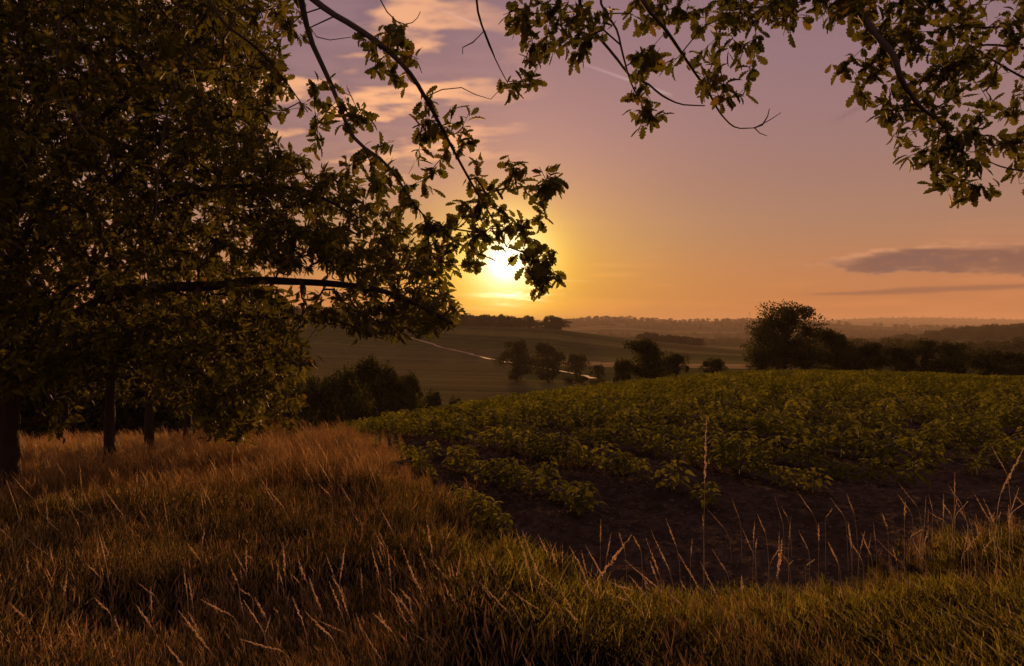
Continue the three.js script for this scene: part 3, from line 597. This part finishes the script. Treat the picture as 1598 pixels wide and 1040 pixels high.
{
  const spots = [], first = ground(705, 730), c0 = (-rowDir[1] * first.x + rowDir[0] * first.z) % 1.18;
  for (let c = -40; c < 160; c++) for (let s = -30; s < 340; s++) {
    const across = c0 + c * 1.18 + rr(-0.05, 0.05), along = s * 0.25 + rr(-0.07, 0.07), x = rowDir[1] * -across + rowDir[0] * along, z = rowDir[0] * across + rowDir[1] * along;
    if (z > -3.5 || Math.abs(x / z) > 0.95 || z < -105) continue;
    const r = Math.hypot(x, z), t = x / -z, Ds = Math.sqrt(1.6 / interp(qKeys, t)); if (-z > Ds * 1.3) continue;
    if (!inside(cropPoly, x, z)) continue;
    const e = r < 25 ? edgeDist(cropPoly, x, z) : 9; if (rnd() > 0.6 + e * 0.5) continue;
    if (rnd() < 0.05) continue;
    if (fbm(x * 0.35 + 40, z * 0.35, 2) < 0.3 && rnd() < 0.5) continue;
    spots.push({ x, z, r, s: rr(0.65, 1.35) * clamp(0.7 + e * 0.3, 0.6, 1.15), a: rr(0, 6.28), k: Math.floor(rnd() * 3), t: Math.floor(rnd() * 3) });
  }
  for (const [u, v, sc] of [[622, 708, 0.7], [640, 722, 0.75], [655, 737, 0.7], [672, 752, 0.55], [704, 782, 0.5], [722, 795, 0.65], [738, 806, 0.75], [752, 816, 0.8], [768, 830, 0.85], [786, 842, 0.7], [745, 838, 0.45], [822, 862, 0.4]]) {   // straggling plants beside the grass
    const g = ground(u, v); spots.push({ x: g.x, z: g.z, r: Math.hypot(g.x, g.z), s: sc, a: rr(0, 6.28), k: Math.floor(rnd() * 3), t: 1 });
  }
  spots.sort((a, b) => a.r - b.r);
  const rest = [[], [], []], cs = [[], [], []]; let own = 0;
  for (const q of spots) {
    const y = height(q.x, q.z), seen = inFrame(V3(q.x, y + 0.15, q.z));
    if (own < 300 && seen) {
      const g = thing('crop_plant', 'leafy green crop plant in the near rows of the field', 'crop plant', [q.x, y, q.z], 'crop plants in the near rows');
      g.scale.setScalar(q.s); g.rotation.y = q.a;
      mesh('stem', plants[q.k].stemGeo, cropStemMat, g);
      if (own < 45) plants[q.k].leaves.forEach((m) => { const l = mesh('leaf', cropLeaf, cropMats[q.t], g); l.applyMatrix4(m); });
      else { const f = mesh('foliage', plants[q.k].foliage, cropMats[q.t], g); f.userData.kind = 'stuff'; }
      own++;
    } else { rest[q.k].push(new THREE.Matrix4().compose(V3(q.x, y, q.z), new THREE.Quaternion().setFromAxisAngle(V3(0, 1, 0), q.a), V3(q.s, q.s, q.s))); cs[q.k].push(cropMats[q.t].color.clone().multiplyScalar(rr(0.8, 1.2))); }
  }
  const root = new THREE.Group(); root.name = 'crop_rows'; root.userData.kind = 'stuff'; scene.add(root); tag(root, 'rows of leafy green crop covering the field to its crest', 'crop');
  rest.forEach((m, k) => instanced('foliage', plants[k].all, cropWhite, m, root, cs[k]));
  console.log('crop', spots.length);
}
// clods on the bare headland
{
  reseed(83); const g = new THREE.IcosahedronGeometry(1, 1), p = g.attributes.position;
  for (let k = 0; k < p.count; k++) { const x = p.getX(k), y = p.getY(k), z = p.getZ(k), s = 0.7 + 0.5 * vnoise(x * 2 + 9, y * 2 + z * 1.7); p.setXYZ(k, x * s, y * s * 0.7, z * s); } g.computeVertexNormals();
  const mats = [], cs = [];
  for (let k = 0; k < 26000; k++) {
    const r = 3.2 * Math.pow(14 / 3.2, rnd()), a = rr(-0.35, 0.75), x = Math.sin(a) * r, z = -Math.cos(a) * r;
    if (inside(grassPoly, x, z)) continue;
    const s = 0.005 + 0.02 * Math.pow(rnd(), 5), b = rr(0.75, 1.2);
    mats.push(new THREE.Matrix4().compose(V3(x, height(x, z) + (fbm(x * 5, z * 5, 3) - 0.5) * 0.08 + (fbm(x * 16, z * 16, 2) - 0.5) * 0.035, z), new THREE.Quaternion().setFromAxisAngle(randDir(), rr(0, 6.28)), V3(s * rr(0.8, 1.5), s, s))); cs.push(col(0.09 * b, 0.064 * b, 0.052 * b));
  }
  tag(instanced('soil_clods', g, new THREE.MeshPhysicalMaterial({ color: 0xffffff, roughness: 1, specularIntensity: 0 }), mats, scene, cs), 'crumbs and clods of dark soil along the field edge', 'soil');
}

// ------------------------------------------------------------------ grass
function tuft(n, h, spread, lean, wide, seeds) {
  const a = new Acc(); const up = V3(0, 1, 0);
  for (let k = 0; k < n; k++) {
    const L = h * rr(0.45, 1.1), b = V3(gauss() * spread, -0.02, gauss() * spread), th = rr(0, 6.28), bend = rr(0.1, 0.75) * rr(0.5, 1.5) + Math.abs(lean) * 0.3, dir = V3(Math.cos(th) * bend - lean, 0, Math.sin(th) * bend);
    const side = V3(-dir.z, 0, dir.x).normalize().multiplyScalar(wide * rr(0.6, 1.3)); const segs = 4; const base = a.count;
    for (let s = 0; s <= segs; s++) {
      const t = s / segs, c = b.clone().addScaledVector(up, L * t * (1 - 0.28 * bend * t)).addScaledVector(dir, L * t * t * 0.75), w = s === segs ? 0.12 : 1 - 0.55 * t, nrm = V3(-dir.x, 0.35, -dir.z).normalize();
      a.vert(c.clone().addScaledVector(side, w), nrm); a.vert(c.clone().addScaledVector(side, -w), nrm);
      if (s) { const o = base + s * 2; a.i.push(o - 2, o - 1, o, o - 1, o + 1, o); }
    }
    if (seeds && rnd() < seeds) { const t0 = b.clone().addScaledVector(up, L * 0.85), d = V3(dir.x * 0.8 - lean * 0.5, 1, dir.z * 0.8).normalize(); a.tube([b.clone(), t0, t0.clone().addScaledVector(d, h * 0.25), t0.clone().addScaledVector(d, h * 0.42)], [0.0011, 0.001, 0.004, 0.0008], 3); }
  }
  return a.geo();
}
{
  reseed(91);
  const dry = [tuft(26, 0.44, 0.09, 0.25, 0.0016, 0.3), tuft(22, 0.52, 0.09, 0.35, 0.0015, 0.4)], mid = [tuft(30, 0.24, 0.1, 0.1, 0.0022, 0.05), tuft(28, 0.28, 0.1, 0.2, 0.002, 0.1)], lush = [tuft(24, 0.22, 0.07, 0.05, 0.0034, 0), tuft(18, 0.3, 0.07, 0.1, 0.0042, 0)];
  const sets = [...dry, ...mid, ...lush], mats = sets.map(() => []), cs = sets.map(() => []);
  const add = (x, z, kind, sc) => {
    const i = kind * 2 + (rnd() < 0.5 ? 0 : 1), a = kind ? rr(-3.1, 3.1) : rr(-1.3, 1.3), b = rr(0.6, 1.35);
    const tone = kind === 0 ? [0.52, 0.36, 0.17] : kind === 1 ? (rnd() < 0.4 ? [0.42, 0.28, 0.12] : [0.23, 0.175, 0.045]) : (rnd() < 0.2 ? [0.36, 0.26, 0.1] : [0.23, 0.215, 0.035]);
    mats[i].push(new THREE.Matrix4().compose(V3(x, height(x, z) + 0.03, z), new THREE.Quaternion().setFromAxisAngle(V3(0, 1, 0), a), V3(sc, sc * rr(0.85, 1.15), sc))); cs[i].push(col(tone[0] * b, tone[1] * b, tone[2] * b));
  };
  for (let k = 0; k < 62000; k++) {
    const r = 2.3 * Math.pow(30 / 2.3, Math.pow(rnd(), 0.9)), a = rr(-0.85, 0.8), x = Math.sin(a) * r, z = -Math.cos(a) * r;
    const e = edgeDist(grassPoly, x, z), rough = 1.1 * (fbm(x * 1.3 + 5, z * 1.3, 3) - 0.42);
    if (inside(grassPoly, x, z) ? e < -rough * 0.7 && rnd() < 0.9 : e > rough * 1.1 || rnd() < 0.35 + e) continue;
    const D = -z, t = x / D, n = fbm(x * 0.8 + 60, z * 0.8, 3), thin = fbm(x * 1.6, z * 1.6 + 30, 3);
    if (r < 9 && thin < 0.36 && rnd() < 0.6) continue;
    if (e < 0.35 && rnd() < 0.5 - e) continue;
    const mound = sstep(6, 10, D) * (1 - sstep(-0.1, 0.0, t)), right = sstep(-0.3, 0.1, t) * (1 - sstep(4.6, 5.6, D));
    let kind; const q = rnd() + (n - 0.5) * 0.9;
    if (q < mound * 0.85 + 0.08 * (1 - right * 0.7)) kind = 0; else if (q > 1 - right * 0.95) kind = 2; else kind = 1;
    const hgt = (kind === 0 ? lerp(0.5, 0.72, sstep(4.5, 8, D)) : 1) * (0.3 + 1.3 * n) * (0.6 + 0.8 * fbm(x * 0.55 + 11, z * 0.55 + 7, 2)) * (e < 0.5 ? 0.65 : 1);
    add(x, z, kind, hgt);
  }
  const root = new THREE.Group(); root.name = 'meadow_grass'; root.userData.kind = 'stuff'; scene.add(root); tag(root, 'long wild grass, golden on the mound and greener underfoot', 'grass');
  sets.forEach((g, i) => { if (mats[i].length) instanced('grass', g, grassMat, mats[i], root, cs[i]); });
  console.log('grass', mats.map((m) => m.length).join(' '));
}
// seed stalks that stand out of the grass, each on its own foot
{
  reseed(95);
  const heads = [                                               // head from (u1, v1) down to (u0, v0), how thick, how far below the foot shows
    [1108, 656, 1100, 756, 1.5, 200, 'tallest straight seed stalk standing alone against the crop'],
    [1596, 698, 1562, 772, 1.6, 130, 'thick bent seed stalk arching at the right edge'],
    [1540, 690, 1572, 742, 0.9, 150, 'thin stalk crossing the bent one at the right edge'],
    [984, 829, 931, 908, 1.9, 60, 'stout feathery seed head leaning right over the others'],
    [1217, 836, 1213, 904, 1.7, 60, 'stout upright seed head alone before the bare soil'],
    [1330, 818, 1330, 858, 1.1, 70, 'short upright seed head right of the stout upright one'],
    [1490, 738, 1490, 776, 0.9, 110, 'thin upright seed head below the last crop plants'],
    [1313, 766, 1334, 806, 0.8, 100, 'thin seed head leaning left over bare soil'],
    [1092, 798, 1098, 826, 0.9, 90, 'short seed head below the tallest straight stalk'],
    [435, 852, 445, 905, 1.3, 70, 'upright seed head alone in the dark left grass'],
    [460, 880, 480, 915, 1.3, 60, 'leaning seed head beside the upright one in the left grass'],
    [663, 815, 675, 868, 1.2, 70, 'seed head standing against the soil at the mound edge'],
  ];
  const plain = [[536, 850, 530, 910], [580, 848, 592, 905], [600, 860, 610, 910], [622, 855, 650, 915], [630, 885, 660, 930], [718, 865, 712, 910], [760, 870, 782, 910], [790, 845, 808, 890], [805, 828, 830, 905], [815, 835, 850, 925], [840, 838, 856, 870], [858, 845, 870, 890], [878, 850, 878, 885], [890, 858, 912, 895], [905, 885, 925, 930], [915, 855, 940, 900], [938, 810, 937, 850], [953, 830, 946, 875], [964, 828, 975, 860], [990, 840, 1000, 860], [1003, 832, 1030, 900], [1016, 828, 1046, 895], [1038, 808, 1056, 855], [1080, 840, 1078, 870], [1060, 865, 1095, 925], [978, 882, 1040, 930], [952, 912, 990, 925], [944, 930, 985, 942], [985, 905, 1012, 935], [1100, 885, 1118, 930], [1150, 890, 1160, 930], [600, 930, 640, 955], [512, 910, 535, 965], [525, 920, 545, 965], [450, 940, 475, 980], [475, 955, 520, 1000], [500, 965, 540, 990], [320, 930, 365, 965], [372, 945, 410, 985], [210, 945, 240, 985], [180, 960, 190, 1000], [105, 970, 125, 1010], [50, 995, 80, 1035], [135, 995, 160, 1040], [270, 960, 330, 1020], [385, 985, 445, 1020], [255, 1010, 285, 1040], [60, 780, 75, 820], [310, 830, 315, 850], [140, 840, 165, 880], [690, 920, 720, 960], [720, 930, 770, 960], [750, 920, 800, 965], [800, 925, 850, 960], [770, 970, 830, 985], [640, 1000, 690, 1018], [560, 1000, 600, 1040], [580, 960, 615, 990], [680, 985, 740, 1000], [820, 965, 850, 975], [860, 930, 885, 965], [880, 945, 905, 975], [1255, 835, 1262, 860], [1280, 818, 1278, 850], [1300, 850, 1308, 880], [1375, 800, 1385, 825], [1412, 782, 1412, 812], [1450, 800, 1475, 815], [1498, 778, 1492, 805], [1522, 770, 1548, 820], [1540, 780, 1558, 830], [1475, 785, 1485, 805], [1580, 790, 1576, 830], [1350, 835, 1360, 870], [1382, 845, 1400, 880], [1180, 815, 1176, 850], [700, 880, 706, 920], [480, 910, 500, 950], [360, 880, 372, 915], [230, 900, 245, 935], [285, 890, 292, 930], [160, 925, 172, 960], [90, 900, 98, 940], [30, 930, 42, 970], [400, 930, 416, 968], [560, 890, 566, 930]];
  for (const p of plain) heads.push([...p, rr(0.8, 1.25), rr(50, 100), null]);
  for (let k = 0; k < 70; k++) { const u = rr(20, 640), v = rr(745, 1000), l = rr(18, 50), s = rr(0.05, 0.75); heads.push([u - l * s, v - l, u, v, rr(0.7, 1.1), rr(40, 80), null]); }
  for (let k = 0; k < 40; k++) { const u = rr(640, 1100), v = rr(890, 1000), l = rr(18, 50), s = rr(0.1, 1.1); heads.push([u - l * s, v - l, u, v, rr(0.7, 1.2), rr(40, 80), null]); }
  for (let k = 0; k < 55; k++) { const u = rr(1120, 1620), v = rr(815, 905) - (u - 1120) * 0.07, l = rr(14, 42), s = rr(-0.5, 0.9); heads.push([u - l * s, v - l, u, v, rr(0.5, 0.9), rr(40, 90), null]); }
  for (const [u1, v1, u0, v0, th, drop, label] of heads) {
    const fu = u0 + (u0 - u1) * 0.35, g = ground(fu, Math.min(v0 + drop, 1150)), D = -g.z;
    const top = at(u1, v1, D), bot = at(u0, v0, D); top.z += rr(-0.1, 0.1);
    const root = thing('grass_stalk', label ?? 'dry golden grass stalk with a narrow seed head in the foreground', 'grass stalk', g.toArray(), label ? undefined : 'dry grass stalks in the foreground');
    const loc = (p) => p.clone().sub(g), st = new Acc(), hd = new Acc();
    const c = new THREE.CatmullRomCurve3([V3(0, -0.03, 0), loc(bot).multiplyScalar(0.5).add(V3((bot.x - g.x) * -0.12, 0.03, 0)), loc(bot), loc(bot).lerp(loc(top), 0.5), loc(top)]);
    const pts = []; for (let k = 0; k <= 14; k++) pts.push(c.getPoint(k / 14)); st.tube(pts, pts.map((_, k) => lerp(0.0018, 0.0008, k / 14)), 4);
    const L = bot.distanceTo(top), n = Math.round(clamp(L / 0.0055, 12, 60)), hb = loc(bot), ht = loc(top), d = ht.clone().sub(hb).normalize();
    for (let k = 0; k < n; k++) {
      const t = k / n, env = Math.sin(Math.PI * Math.pow(t, 0.7)) * 0.7 + 0.3, p = c.getPoint(0.5 + 0.5 * t), ax = randDir().multiplyScalar(0.3 * th).add(d);
      hd.add(kite, leafMatrix(p, ax, randDir(), 0.017 * env * rr(0.7, 1.2) * Math.sqrt(th), 0.0155 * env * th));
    }
    mesh('stem', st.geo(), strawStemMat, root); mesh('seed_head', hd.geo(), strawMat, root);
  }
}
console.log('done');
renderer.setSize(1024, 666);
renderer.render(scene, camera);
